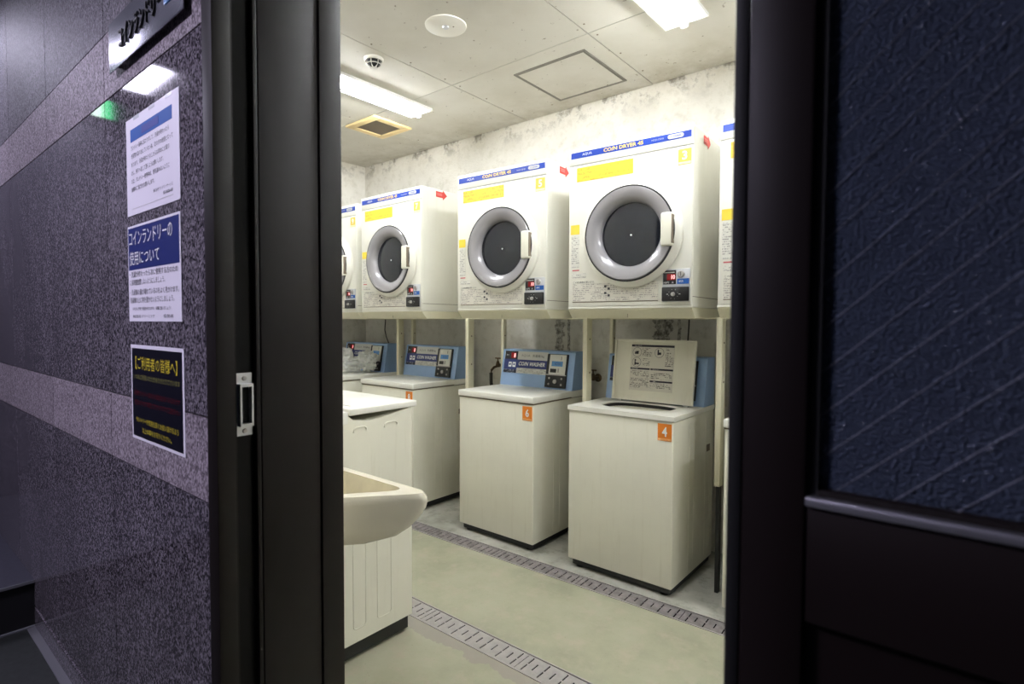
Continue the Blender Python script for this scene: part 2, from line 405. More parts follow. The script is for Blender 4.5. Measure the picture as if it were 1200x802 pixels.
# left door jamb
jb = structure(MB().box(JX-.045, JX-.016, .522, YF, 0, 2.16).build('trim_1', M_FRAME2), 'dark bronze door jamb beside the granite wall')
box('casing', M_FRAME, jb, JX-.045, JX+.002, .493, .531, EF, 2.2, bev=.0015)
box('casing_lip', M_FRAME, jb, JX-.016, JX-.004, .531, .537, 0, 2.16)
box('channel', M_FRAME2, jb, JX-.016, JX-.0125, .537, .577, 0, 2.16)
box('divider', M_FRAME, jb, JX-.016, JX+.003, .577, .586, 0, 2.16, bev=.001)
box('jamb_panel', M_FRAME, jb, JX-.016, JX, .590, .732, 0, 2.16, bev=.001)
box('inner_stop', M_FRAME, jb, JX-.045, JX+.004, .735, YF+.004, 0, 2.16, bev=.0015)
sk = MB().box(JX-.0125, JX-.0095, .5385, .5725, 1.000, 1.137).build('strike_plate', M_ALU, jb)
st = MB(); y0, y1, z0, z1 = .5405, .5690, 1.022, 1.114
for a in ((y0, y0+.004, z0, z1), (y1-.004, y1, z0, z1), (y0+.004, y1-.004, z0, z0+.006), (y0+.004, y1-.004, z1-.006, z1)):
    st.box(JX-.0095, JX+.006, *a)
st.build('strike_box', M_ALU, sk); box('strike_hole', M_DARK, sk, JX-.0095, JX-.009, y0+.004, y1-.004, z0+.006, z1-.006)
for z in (1.1255, 1.0105): MB().lathe([(.0055, 0), (.0045, .0025), (.0001, .003)], (JX-.0095, .556, z), 'x', 14).build('screw', M_STEEL, sk)

# sliding door at the right, slid open
dr = structure(MB().box(-.155, .88, .545, .562, .01, .98).build('door_1', M_DOOR), 'dark brown sliding door with wired figured glass')
box('edge_gasket', M_RUBBER, dr, -.171, -.157, .533, .572, .01, 2.15, bev=.004)
box('stile', M_DOOR, dr, -.157, -.103, .533, .572, .01, 2.15, bev=.003)
box('stile', M_DOOR, dr, .80, .88, .533, .572, .01, 2.15, bev=.003)
box('rail', M_DOOR, dr, -.103, .80, .536, .570, .985, 1.090, bev=.002)
box('rail', M_DOOR, dr, -.103, .80, .536, .570, 2.02, 2.15, bev=.002)
box('rail', M_DOOR, dr, -.103, .80, .536, .570, .01, .14, bev=.002)
box('glazing_bead', M_RUBBER, dr, -.103, -.0945, .541, .566, 1.09, 2.02)
box('glazing_bead', M_ALU, dr, -.103, .80, .531, .547, 1.090, 1.0985, bev=.002)
box('glazing_bead', M_FRAME, dr, -.0945, .80, .538, .566, 1.0985, 1.104, bev=.001)
g = NT('figured glass'); P = g.tc.outputs['Object']
v = g.n('ShaderNodeTexVoronoi'); v.inputs['Scale'].default_value = 300; g.l(g.mapping(P, (1, 1, 1.6)), v.inputs['Vector'])
n1 = g.noise(P, 170, 2)
g.b.inputs['Base Color'].default_value = lin((84, 94, 114)); g.b.inputs['Roughness'].default_value = .1
g.b.inputs['Transmission Weight'].default_value = .15; g.b.inputs['IOR'].default_value = 1.5
g.bump(g.math('ADD', v.outputs['Distance'], g.math('MULTIPLY', n1, .8)), 1.0, .0045)
gl = box('glass_pane', g.M, dr, -.0945, .80, .549, .555, 1.1035, 2.02)
slope = .93; k0 = 1.243+.057*slope
for i in range(-6, 20):                         # wires laid diagonally in the pane
    c = 1.2567 + i*.0385                        # z where the wire crosses x = 0
    xa, xb = max(-.0945, (1.1035-c)/slope), min(.80, (2.02-c)/slope)
    if xb-xa < .02: continue
    MB().tube([(xa, .5484, c+slope*xa), (xb, .5484, c+slope*xb)], .0004, 5).build('wire', M_WIRE, dr)
structure(box('trim_2', M_FRAME2, None, -.135, .9, .60, YF, 0, 2.16), 'dark fixed panel behind the sliding door')

# ================================================================== DRAINS
def drain(loc, rz, W0, first, met, label):
    t = thing('floor_drain', label, 'drain', loc, rz, 'slotted steel floor drains')
    xa, xb = XL+.02-loc[0], XR-.02-loc[0]
    MB().box(xa, xb, .002, W0-.002, -.119, -.06).box(xa, xb, .001, .005, -.06, -.006).box(xa, xb, W0-.005, W0-.001, -.06, -.006).build('channel', M_DARK, t)
    for a, b in ((.0005, .0065), (W0-.0065, W0-.0005)): box('frame_edge', M_STEEL, t, xa, xb, a, b, -.006, .002)
    n, pitch = 13, .039; L = n*pitch; ya, yb = .0085, W0-.0085; W = yb-ya
    rows = [ya, ya+.08*W, ya+.30*W, ya+.46*W, ya+.54*W, ya+.70*W, ya+.92*W, yb]
    me = None; x = first-loc[0]
    while x-L > xa: x -= L
    while x+L < xb:
        if me is None:
            mb = MB(); xx = [0]; kinds = []
            for k in range(n):
                c = (k+.5)*pitch+(.006 if k == 0 else -.006 if k == n-1 else 0); xx += [c-.003, c+.003]; kinds += [None, k % 2]
            xx.append(L-.002); kinds.append(None)
            for i in range(len(xx)-1):
                for j in range(len(rows)-1):
                    x0, x1, a, b = xx[i], xx[i+1], rows[j], rows[j+1]
                    if (kinds[i] == 0 and j in (1, 2, 4, 5)) or (kinds[i] == 1 and j in (2, 3, 4)):
                        for q in (x0, x1): mb.add([(q, a, 0), (q, b, 0), (q, b, -.003), (q, a, -.003)], [(0, 1, 2, 3)])
                    else: mb.add([(x0, a, 0), (x1, a, 0), (x1, b, 0), (x0, b, 0)], [(0, 1, 2, 3)])
            mb.add([(0, ya, 0), (0, yb, 0), (0, yb, -.01), (0, ya, -.01)], [(0, 1, 2, 3)])
            o = mb.build('grate', met, t); me = o.data
        else:
            o = bpy.data.objects.new('grate', me); col.objects.link(o); o.parent = t
        o.location = (x, 0, -.0005); x += L
    return t
drain((0, D1[0], 0), 0, D1[1]-D1[0], -1.225, M_STEEL, 'shiny slotted steel floor drain nearest the doorway')
drain((-2.5, D2Y, 0), math.atan(D2S), D2W, -1.40, M_DSTEEL, 'dusty slotted steel floor drain along the front of the washer row')

# ================================================================== CEILING FITTINGS
def light(x0, x1, y1, label):
    y0 = y1-1.26; t = thing('ceiling_light', label, 'light', (0, 0, 0), group='fluorescent ceiling lights'); xc = (x0+x1)/2; zb = ZC-.028
    mb = MB().box(x0+.01, x1-.01, y0+.01, y1-.01, ZC-.005, ZC)
    for a in ((x0, x0+.010, y0, y1), (x1-.010, x1, y0, y1), (x0+.010, x1-.010, y0, y0+.010), (x0+.010, x1-.010, y1-.010, y1)): mb.box(*a, ZC-.016, ZC)
    mb.build('housing', M_BODYW, t)
    MB().cyl((xc, y0+.035, ZC-.026), .0145, y1-y0-.07-.02, 'y', 20).build('tube', M_TUBE, t)
    for yy, d in ((y0+.013, 1), (y1-.033, -1)):
        MB().bbox(xc-.018, xc+.018, yy, yy+.02, ZC-.044, ZC-.005, b=.009, seg=3).build('lamp_holder', M_BODYW, t)
    return t
light(-2.875, -2.668, 2.448, 'lit fluorescent ceiling light beside the square vent')
light(-1.103, -.902, 2.466, 'lit fluorescent ceiling light beside the access hatch')
light(.665, .866, 2.466, 'added, unseen fluorescent fill light over the part of the room behind the door')  # unseen third fixture, added to fill the room with light

t = thing('ceiling_vent', 'square yellowed ceiling vent with a dusty grille', 'vent')
mb = MB(); x0, x1, y0, y1 = -3.375, -3.045, 2.275, 2.597
q = .055
for a in ((x0, x1, y0, y0+q), (x0, x1, y1-q, y1), (x0, x0+q, y0+q, y1-q), (x1-q, x1, y0+q, y1-q)): mb.bbox(*a, ZC-.014, ZC, b=.004)
mb.build('frame', M_VENT, t)
box('backing', M_DARK, t, x0+q, x1-q, y0+q, y1-q, ZC-.003, ZC)
mb = MB()
for k in range(22):
    yy = y0+q+(y1-y0-2*q)*(k+.25)/22; mb.box(x0+q, x1-q, yy, yy+.0055, ZC-.009, ZC-.003)
for k in range(22):
    xx = x0+q+(x1-x0-2*q)*(k+.25)/22; mb.box(xx, xx+.004, y0+q, y1-q, ZC-.0085, ZC-.0035)
mb.build('grille', M_GRIL, t)

t = thing('access_hatch', 'square ceiling access hatch with a double metal rim', 'hatch')
x0, x1, y0, y1 = -1.957, -1.502, 2.398, 2.852
def ring(x0, x1, y0, y1, q, za, zb):
    mb = MB()
    for a in ((x0, x1, y0, y0+q), (x0, x1, y1-q, y1), (x0, x0+q, y0+q, y1-q), (x1-q, x1, y0+q, y1-q)): mb.box(*a, za, zb)
    return mb
ring(x0, x1, y0, y1, .006, ZC-.006, ZC).build('outer_rim', mat('tarnished rim', (128, 124, 114), .55, .4), t)
ring(x0+.010, x1-.010, y0+.010, y1-.010, .006, ZC-.006, ZC).build('inner_rim', mat('tarnished rim', (128, 124, 114), .55, .4), t)
ring(x0+.006, x1-.006, y0+.006, y1-.006, .004, ZC-.001, ZC).build('gap', M_DARK, t)
box('panel', M_CEIL, t, x0+.016, x1-.016, y0+.016, y1-.016, ZC-.004, ZC)

t = thing('emergency_light', 'round white emergency light cover on the ceiling', 'light', (-1.885, 1.812, ZC))
MB().lathe([(.0001, -.006), (.088, -.006), (.095, -.004), (.096, 0)], (0, 0, 0), 'z', 48).build('cover', mat('matt cover', (222, 218, 208), .6), t)
MB().lathe([(.016, -.006), (.013, -.012), (.0001, -.013)], (0, 0, 0), 'z', 20).build('lens', M_ALU, t)
MB().cyl((.03, .02, -.0075), .004, .003, n=10).build('pilot_lamp', M_GRIL, t)
t = thing('smoke_detector', 'small smoke detector hanging from the ceiling', 'detector', (-2.41, 1.80, ZC))
MB().lathe([(.05, 0), (.05, -.006), (.044, -.014)], (0, 0, 0), 'z', 32).build('base', mat('matt cover', (222, 218, 208), .6), t)
MB().lathe([(.034, -.012), (.034, -.028), (.024, -.04)], (0, 0, 0), 'z', 28).build('chamber', M_BLACK, t)
mb = MB()
for k in range(6):
    a = k*math.pi/3; mb.tube([(.036*math.cos(a), .036*math.sin(a), -.012), (.036*math.cos(a), .036*math.sin(a), -.030), (.022*math.cos(a), .022*math.sin(a), -.044), (0, 0, -.046)], .003, 6)
mb.lathe([(.036, -.028), (.040, -.030), (.036, -.033)], (0, 0, 0), 'z', 28).lathe([(.010, -.044), (.012, -.048), (.0001, -.049)], (0, 0, 0), 'z', 16)
mb.build('cage', mat('detector cage', (190, 186, 176), .6), t)

# ================================================================== COIN WASHERS
WW, WD = .556, .515
TILT = Matrix.Translation((0, .372, .85)) @ Matrix.Rotation(-math.atan2(.042, .225), 4, 'X')
PR_TINY = print_mat('tiny grey print', (206, 206, 200), (120, 118, 112), .006, .004)
PR_DARK = print_mat('tiny white print on navy', (24, 30, 52), (190, 196, 210), .0085, .004, .55)
def washer(x, number, label, opened=False, numstick=True):
    t = thing('coin_washer', label, 'washer', (x, 2.345, 0), group='coin washers in a row under the dryers')
    MB().bbox(0, WW, 0, WD, .042, .806, b=.006, seg=3).build('body', M_CREAM, t)
    MB().box(.02, WW-.012, .018, WD-.01, .012, .042).build('plinth', M_BLACK, t)
    for fx in (.05, WW-.05):
        for fy in (.045, WD-.05): MB().lathe([(.016, .012), (.022, .006), (.022, 0), (.0001, 0)], (fx, fy, 0), 'z', 16).build('foot', M_BLACK, t)
    # pressed ribs on the side panels
    for sx in (-.0012, WW-.0008):
        for yy in (.19, .25, .40, .46): box('side_rib', M_CREAM, t, sx, sx+.002, yy, yy+.006, .07, .77)
    if opened:
        # deck frame with its loading hole
        bm = bmesh.new(); n = 40; cx, cy, a, b = .285, .205, .185, .118
        hole = []
        for k in range(n):
            th = 2*math.pi*k/n; c, s_ = math.cos(th), math.sin(th)
            e = 2/3.2; hole.append((cx+a*math.copysign(abs(c)**e, c), cy+b*math.copysign(abs(s_)**e, s_)))
        def outer(p):
            dx, dy = p[0]-cx, p[1]-cy; s_ = min((.562-cx)/dx if dx > 1e-6 else 9, (-.004-cx)/dx if dx < -1e-6 else 9, (WD-cy)/dy if dy > 1e-6 else 9, (-.006-cy)/dy if dy < -1e-6 else 9)
            return (cx+dx*s_, cy+dy*s_)
        out = [outer(p) for p in hole]
        # snap the four corners
        for c_ in ((.562, -.006), (-.004, -.006), (-.004, WD), (.562, WD)):
            k = min(range(n), key=lambda i: (out[i][0]-c_[0])**2+(out[i][1]-c_[1])**2); out[k] = c_
        mb = MB(); V = [(p[0], p[1], .830) for p in out]+[(p[0], p[1], .830) for p in hole]+[(p[0], p[1], .808) for p in out]+[(p[0], p[1], .79) for p in hole]
        Fs = []
        for k in range(n):
            j = (k+1) % n; Fs += [(k, j, n+j, n+k), (2*n+k, 2*n+j, j, k), (n+k, n+j, 3*n+j, 3*n+k), (2*n+j, 2*n+k, 3*n+k, 3*n+j)]
        mb.add(V, Fs); mb.build('deck', M_LID, t)
        mb = MB(); V = [(p[0], p[1], .825) for p in hole]; V += [(cx+(p[0]-cx)*1.0, cy+(p[1]-cy)*1.0, .50) for p in hole]
        mb.add([(cx+(p[0]-cx)*.985, cy+(p[1]-cy)*.985, .822) for p in hole]+[(cx+(p[0]-cx)*.96, cy+(p[1]-cy)*.96, .5) for p in hole], [(k, (k+1) % n, n+(k+1) % n, n+k) for k in range(n)]+[tuple(range(2*n-1, n-1, -1))])
        mb.build('tub', M_TUB, t)
        MB().bbox(.265, .305, .300, .312, .745, .785, b=.004).build('lint_filter', M_GREYP, t)
        # lid standing open against the control panel
        Lm = Matrix.Translation((.070, .318, .838)) @ Matrix.Rotation(-R(7.5), 4, 'X')
        lw, lh = .448, .325
        lid = MB().bbox(0, lw, .004, .016, 0, lh, b=.004)
        for a_ in ((0, .008, 0, lh), (lw-.008, lw, 0, lh), (.008, lw-.008, lh-.008, lh), (.008, lw-.008, 0, .006)): lid.box(a_[0], a_[1], -.006, .005, a_[2], a_[3])
        lid = lid.xf(Lm).build('lid', M_CREAM, t)
        MB().box(.05, .18, -.009, -.005, lh-.014, lh-.006).box(.28, lw-.05, -.009, -.005, lh-.016, lh-.008).xf(Lm).build('lid_catch', M_CREAM, lid)
        for hx in (.03, lw-.05): MB().cyl((hx, .008, -.004), .007, .025, 'x', 12).xf(Lm).build('hinge', M_GREYP, lid)
        MB().box(.095, .337, .0025, .0038, .055, .300).xf(Lm).build('instruction_sheet', mat('instruction sheet', (214, 209, 196), .5), lid)
        pm = print_mat('sheet print', (214, 209, 196), (96, 90, 84), .0082, .0042)
        for a_ in ((.160, .215, .235, .282), (.290, .335, .185, .282), (.10, .205, .068, .160), (.214, .330, .068, .100), (.214, .330, .118, .155), (.165, .205, .185, .225)):
            MB().box(a_[0], a_[1], .0018, .0026, a_[2], a_[3]).xf(Lm).build('fine_print', pm, lid)
        for a_ in ((.097, .335, .287, .298), (.097, .208, .166, .175), (.212, .335, .166, .175), (.212, .335, .103, .112)):
            MB().box(a_[0], a_[1], .0018, .0026, a_[2], a_[3]).xf(Lm).build('heading_bar', M_INK, lid)
        text('正しい使い方', M_WHITE, lid, .115, .2895, .006, .0014, M=Lm); text('使用上のお願い', M_WHITE, lid, .105, .168, .005, .0014, M=Lm)
        text('ご注意ください', M_WHITE, lid, .220, .168, .005, .0014, M=Lm); text('お願い', M_WHITE, lid, .23, .105, .005, .0014, M=Lm)
        for cx_, cz_, s_ in ((.130, .258, 0), (.255, .258, 1), (.130, .205, 2)):
            mb = MB().lathe([(.0255, .0016), (.0240, .0016)], (cx_, 0, cz_), 'y', 28).lathe([(.0255, .0016), (.0255, .003)], (cx_, 0, cz_), 'y', 28)
            if s_ == 0: mb.box(cx_-.013, cx_+.008, .0014, .0024, cz_-.010, cz_+.002).box(cx_-.006, cx_+.010, .0014, .0024, cz_+.002, cz_+.006)
            if s_ == 1: mb.box(cx_-.010, cx_-.003, .0014, .0024, cz_-.012, cz_+.016).box(cx_-.003, cx_+.010, .0014, .0024, cz_-.010, cz_+.002)
            if s_ == 2: mb.box(cx_-.012, cx_-.005, .0014, .0024, cz_-.016, cz_+.004).cyl((cx_-.008, .0014, cz_+.010), .005, .001, 'y', 12).box(cx_-.005, cx_+.014, .0014, .0024, cz_-.012, cz_-.004)
            mb.xf(Lm).build('pictogram', M_INK, lid)
    else:
        MB().bbox(-.004, .562, -.008, .380, .812, .847, b=.005, seg=3).build('lid', M_LID, t)
        MB().bbox(-.003, .561, .370, WD, .808, .8465, b=.003).build('deck', M_LID, t)
        MB().box(.0, WW, -.002, WD-.01, .805, .813).build('lid_seam', M_GRIL, t)
    # blue control panel with its tilted face
    zt = 1.075
    MB().prism([(.372, .83), (.414, zt-.004), (.420, zt), (WD, zt), (WD, .83)], 0, WW, 'x').build('control_panel', M_PANEL, t)
    def face(name, mt, x0, x1, z0, z1, d=.0012, bev=0):
        o = MB(); (o.bbox(x0, x1, -d, .0005, z0, z1, b=bev) if bev else o.box(x0, x1, -d, .0005, z0, z1)); return o.xf(TILT).build(name, mt, pl)
    pl = MB().box(.018, .362, -.0008, .0005, .078, .218).xf(TILT).build('label_plate', M_GREYP, t)
    face('navy_band', M_NAVY, .018, .362, .112, .165)
    face('display_window', M_BLACK, .020, .124, .165, .218)
    face('led_window', M_REDDIM, .070, .108, .172, .208, .0016)
    face('option_box', M_NAVY, .018, .124, .098, .165, .0014); face('fine_print', PR_DARK, .018, .124, .078, .098, .0014)
    for k in range(2): face('icon', M_WHITE, .056+.033*k, .080+.033*k, .115, .147, .0018); face('icon_mark', M_NAVY, .062+.033*k, .074+.033*k, .126, .138, .0022)
    face('fine_print', PR_TINY, .130, .360, .080, .110, .0012)
    text('8', M_LEDW, pl, .093, .176, .028, -.002, M=TILT, width=.014, bold=.02)
    text('E', M_WHITE, pl, .034, .186, .010, -.002, M=TILT); text('1', M_WHITE, pl, .046, .186, .010, -.002, M=TILT)
    text('AQUA', mat('grey logo print', (120, 122, 126), .4), pl, .152, .182, .018, -.0016, width=.072, M=TILT)
    text('洗濯機5kg', M_INK, pl, .240, .181, .020, -.0016, width=.092, M=TILT)
    text('CO/N WASHER', M_WHITE, pl, .138, .127, .025, -.0018, width=.205, M=TILT, shear=.25, bold=.02)
    cu = MB().bbox(.362, .512, -.010, .002, .006, .210, b=.003).xf(TILT).build('coin_unit', M_BLACK, t)
    def cface(name, mt, x0, x1, z0, z1, d, bev=.001): return MB().bbox(x0, x1, -d, -.0095, z0, z1, b=bev).xf(TILT).build(name, mt, cu)
    cface('coin_face', mat('pale coin face', (214, 214, 206), .4), .384, .503, .086, .206, .013, .003)
    cface('coin_display', M_LCD, .402, .482, .135, .166, .0142); cface('coin_slot', M_BLACK, .468, .471, .174, .196, .0145)
    cface('coin_return', M_BLACK, .394, .440, .096, .120, .0145, .003); cface('return_lever', M_STEEL, .450, .458, .098, .122, .018); cface('coin_ledge', M_STEEL, .362, .512, .080, .086, .012)
    text('¥200', M_NAVY, cu, .425, .142, .016, -.0146, M=TILT)
    MB().lathe([(.0001, -.016), (.012, -.016), (.013, -.010)], (.436, 0, .043), 'y', 20).xf(TILT).build('lock', M_STEEL, cu)
    for sx in (.392, .482):
        for sz in (.026, .062): MB().lathe([(.0001, -.0135), (.006, -.0125), (.007, -.010)], (sx, 0, sz), 'y', 12).xf(TILT).build('screw', M_STEEL, cu)
    # orange number sticker
    sx = .482
    s = box('number_sticker', M_ORANGE, t, sx, sx+.066, -.0012, .0005, .717, .795)
    box('sticker_footer', M_ORANGE2, s, sx+.002, sx+.064, -.0018, -.001, .719, .728)
    text(str(number), M_WHITE, s, sx+.033, .737, .044, -.002, width=.024 if number < 10 else .044, align='C', bold=.03)
    text('WASHER', M_ORANGE, s, sx+.033, .7205, .006, -.0024, align='C')
    # vent louvre low on the right side
    box('side_louvre', M_GRIL, t, WW-.0005, WW+.0015, .415, .46, .60, .635)
    return t
washer(-.762, 2, 'cream coin washer half hidden behind the sliding door edge')
washer(-1.541, 4, 'cream coin washer with its lid standing open', opened=True)
washer(-2.323, 6, 'closed cream coin washer directly left of the open-lidded washer')
washer(-3.297, 8, 'closed cream coin washer partly hidden behind the ribbed washing machine')
washer(-4.088, 10, 'cream coin washer in the far corner with a plastic bag on it')

# ================================================================== RACK AND DRYERS
rack = thing('dryer_rack', 'long cream painted steel rack carrying the row of dryers', 'rack')
DW, DH, DD, DZ = .615, .778, .60, 1.317
DR = [(-.806, 2.36, 0, 1), (-1.515, 2.295, 2.8, 3), (-2.285, 2.295, 3.0, 5), (-3.222, 2.30, .3, 7), (-3.985, 2.365, 0, 9)]
for x, y, a, nmb in DR:
    mb = MB(); h = DZ-1.272
    V = []
    for (ins, z) in ((0, DZ), (.002, DZ-.008), (.03, 1.272)):
        V += [(0, ins*1.3-.001, z), (DW, ins*1.3-.001, z), (DW, DD, z), (0, DD, z)]
    mb.add(V, [(0, 1, 2, 3)]+[(4*k+i, 4*k+(i+1) % 4, 4*k+4+(i+1) % 4, 4*k+4+i) for k in range(2) for i in range(4)]+[(8, 11, 10, 9)])
    o = mb.build('tray', M_RACK, rack); o.location = (x, y, 0); o.rotation_euler = (0, 0, R(a))
    MB().box(DW/2-.0006, DW/2+.0006, .018, .02, 1.274, DZ-.01).build('tray_joint', M_GRIL, o)
def leg(x, y, wx, wy, z0=0):
    o = MB().bbox(x, x+wx, y, y+wy, z0, 1.276, b=.0015).build('leg', M_RACK, rack)
    if z0: MB().box(x+.006, x+wx-.004, y+.012, y+wy-.012, 0, z0+.02).build('foot_tube', M_BLACK, o)
    for z in (1.16, .98): MB().cyl((x+wx, y+wy*.55, z), .005, .0015, 'x', 10).build('bolt', M_GRIL, o)
for x, y, z0 in ((-.866, 2.53, .50), (-1.577, 2.53, 0), (-2.452, 2.53, 0), (-3.345, 2.695, 0)):
    leg(x, y, .026, .052, z0)
for x, y in ((-1.577, 2.82), (-2.402, 2.82), (-3.345, 2.84)): leg(x, y, .022, .032)
leg(-.866, 2.86, .022, .032)
for y in (2.545, 2.83): box('beam', M_RACK, rack, -3.98, -.2, y, y+.025, 1.268, 1.2735)

PR_INS = print_mat('dryer instruction print', (214, 210, 198), (156, 150, 144), .0095, .0035)
PR_LEFT = print_mat('dryer side print', (222, 220, 210), (164, 160, 154), .010, .0035)
PR_YEL = print_mat('yellow notice print', (242, 206, 66), (232, 182, 62), .019, .010, .5)
def dryer(x, y, a, number, label):
    t = thing('coin_dryer', label, 'dryer', (x, y, DZ), R(a), 'coin dryers in a row on the rack')
    MB().bbox(0, DW, 0, DD, 0, DH, b=.006, seg=3).build('cabinet', M_DRYER, t)
    box('front_panel', M_DRYER, t, .003, DW-.003, -.006, .001, .012, .692, bev=.002)
    box('header_panel', M_DRYER, t, .003, DW-.003, -.006, .001, .697, DH-.003, bev=.002)
    box('front_seam', mat('pale seam', (170, 168, 158), .7), t, .004, DW-.004, -.003, .0, .691, .698)
    box('bottom_lip', M_DRYER, t, .0, DW, -.004, .001, .0, .009, bev=.001)
    Y = -.006
    s = box('stripe', M_STRIPE, t, .013, .603, Y-.0012, Y+.0005, .728, .757)
    text('AQUA', M_WHITE, s, .075, .7355, .0135, Y-.002, width=.052, bold=.01)
    text('CO/N DRYER 45', M_YTXT, s, .188, .734, .0175, Y-.002, width=.198, bold=.03)
    text('MCD-CK45', M_GREYP, s, .425, .7385, .007, Y-.002, width=.055)
    pill = MB()
    pp = [(.508+.0095*math.cos(th), .7425+.0095*math.sin(th)) for th in [math.pi/2+k*math.pi/8 for k in range(9)]]+[(.560+.0095*math.cos(th), .7425+.0095*math.sin(th)) for th in [-math.pi/2+k*math.pi/8 for k in range(9)]]
    pill.prism(pp, Y-.0022, Y-.001, 'y').build('pill_badge', M_GREYP, s)
    text('ガス乾燥機', M_STRIPE, s, .534, .7385, .008, Y-.003, width=.046, align='C')
    n = box('yellow_notice', PR_YEL, t, .046, .338, Y-.0012, Y+.0005, .614, .681)
    b = box('number_badge', M_YEL2, t, .546, .604, Y-.0012, Y+.0005, .614, .681)
    box('badge_footer', mat('pale yellow', (250, 240, 190), .45), b, .548, .602, Y-.0018, Y-.001, .616, .626)
    text(str(number), M_WHITE, b, .575, .634, .038, Y-.002, width=.022, align='C', bold=.03)
    c = box('caution_label', M_YEL, t, .014, .062, Y-.0012, Y+.0005, .362, .408)
    box('fine_print', PR_LEFT, t, .018, .062, Y-.001, Y+.0005, .200, .352)
    box('red_print', mat('red print', (200, 96, 100), .45), t, .024, .062, Y-.0011, Y+.0005, .184, .190)
    box('fine_print', PR_LEFT, t, .024, .098, Y-.001, Y+.0005, .150, .172)
    ins = box('instruction_label', PR_INS, t, .026, .464, Y-.001, Y+.0005, .036, .120)
    box('label_rule', M_GRIL, ins, .026, .464, Y-.0012, Y-.0005, .030, .034)
    text('この乾燥機の使いかた', M_INK, ins, .030, .1235, .010, Y-.0014, width=.115)
    for k, zz in enumerate((.106, .094, .074, .062)):
        box('bullet', M_INK, ins, .198+.018*(k % 2), .210+.018*(k % 2), Y-.0014, Y-.0008, zz-.006, zz+.004)
    # porthole door
    cx, cz = .333, .336
    dl = MB().lathe([(.242, 0), (.241, -.016), (.232, -.026), (.222, -.034)], (cx, Y, cz), 'y', 64).lathe([(.222, -.034), (.2175, -.040), (.214, -.0415)], (cx-.0, Y, cz), 'y', 64).build('door_ring', M_DRYER, t)
    MB().lathe([(.2185, -.037), (.2165, -.0445), (.211, -.0445), (.210, -.040)], (cx, Y, cz), 'y', 64).build('trim_ring', M_BLACK, dl)
    MB().lathe([(.2125, -.041), (.208, -.0465), (.196, -.047), (.172, -.041), (.155, -.030), (.147, -.018), (.1445, -.004)], (cx, Y, cz), 'y', 64).build('window_frame', M_SILVER, dl)
    MB().lathe([(.0001, -.012), (.06, -.0115), (.110, -.009), (.1465, -.004)], (cx, Y, cz), 'y', 64).build('window_glass', M_DGLASS, dl)
    MB().lathe([(.0001, -.0145), (.004, -.014), (.005, -.012)], (cx+.004, Y, cz-.004), 'y', 16).build('drum_bolt_glint', M_WHITE, dl)  # white dot: glint of the drum bolt put into the colour
    MB().bbox(cx+.160, cx+.212, Y-.062, Y-.030, cz-.072, cz+.072, b=.008, seg=3).build('handle', M_CREAM, dl)
    MB().bbox(cx+.206, cx+.213, Y-.060, Y-.026, cz-.062, cz+.062, b=.002).build('handle_edge', M_GRIL, dl)
    # coin control plate
    cp = box('control_plate', mat('grey control plate', (196, 197, 200), .35, .3), t, .484, .607, Y-.005, Y+.0005, .026, .168, bev=.003)
    box('display_window', M_BLACK, cp, .488, .546, Y-.0065, Y-.004, .102, .163, bev=.001)
    box('led_window', M_REDDIM, cp, .506, .544, Y-.0072, Y-.006, .120, .147)
    text('10', M_LEDW, cp, .526, .124, .019, Y-.0078, width=.016, bold=.02)
    text('100円', M_WHITE, cp, .492, .105, .009, Y-.0072); text('分', M_WHITE, cp, .527, .105, .009, Y-.0072); box('fine_print', M_GREYP, cp, .492, .540, Y-.0072, Y-.006, .152, .155)
    MB().lathe([(.0001, -.012), (.012, -.012), (.016, -.006), (.017, -.004)], (.568, Y, .145), 'y', 24).build('coin_slot', M_STEEL, cp)
    box('slot_opening', M_BLACK, cp, .5672, .5695, Y-.0128, Y-.011, .136, .154)
    box('blue_label', M_BLUE, cp, .551, .603, Y-.0062, Y-.004, .102, .125); text('硬貨', M_WHITE, cp, .558, .1085, .010, Y-.007)
    lk = box('coin_box', M_BLACK, cp, .485, .605, Y-.016, Y-.004, .028, .090, bev=.004)
    MB().lathe([(.0001, -.026), (.008, -.026), (.009, -.016)], (.538, Y, .058), 'y', 24).build('lock', M_STEEL, lk)
    mb = MB()
    for k in range(8):
        th = k*math.pi/4+.3; mb.cyl((.538+.021*math.cos(th), Y-.0165, .058+.021*math.sin(th)), .0012, .0012, 'y', 8)
    mb.box(.508, .516, Y-.017, Y-.0155, .057, .0595).box(.562, .570, Y-.017, Y-.0155, .057, .0595).build('dial_marks', M_GREYP, lk)
    # red arrow sticker on the right side, seam and screw
    ar = MB().prism([(.118, .728), (.118, .764), (.178, .764), (.178, .776), (.214, .746), (.178, .716), (.178, .728)], DW-.0005, DW+.0012, 'x').build('arrow_sticker', M_REDS, t)
    MB().box(DW+.001, DW+.0016, .126, .170, .750, .753).box(DW+.001, DW+.0016, .126, .170, .741, .744).build('arrow_print', mat('pink print', (232, 150, 146), .5), ar)
    box('side_seam', M_GRIL, t, DW-.001, DW+.0006, .004, DD, .046, .0485)
    MB().lathe([(.0001, .002), (.005, .0015), (.006, 0)], (DW, .50, .12), 'x', 12).build('screw', M_GRIL, t)
    return t
lab = {1: 'white coin dryer cut off by the edge of the sliding door', 3: 'largest white coin dryer, above the washer with the open lid',
       5: 'middle white coin dryer, left of the one above the open washer', 7: 'white coin dryer fourth from the sliding door, near the room corner',
       9: 'farthest coin dryer in the row, half hidden by the left jamb'}
for x, y, a, k in DR: dryer(x, y, a, k, lab[k])

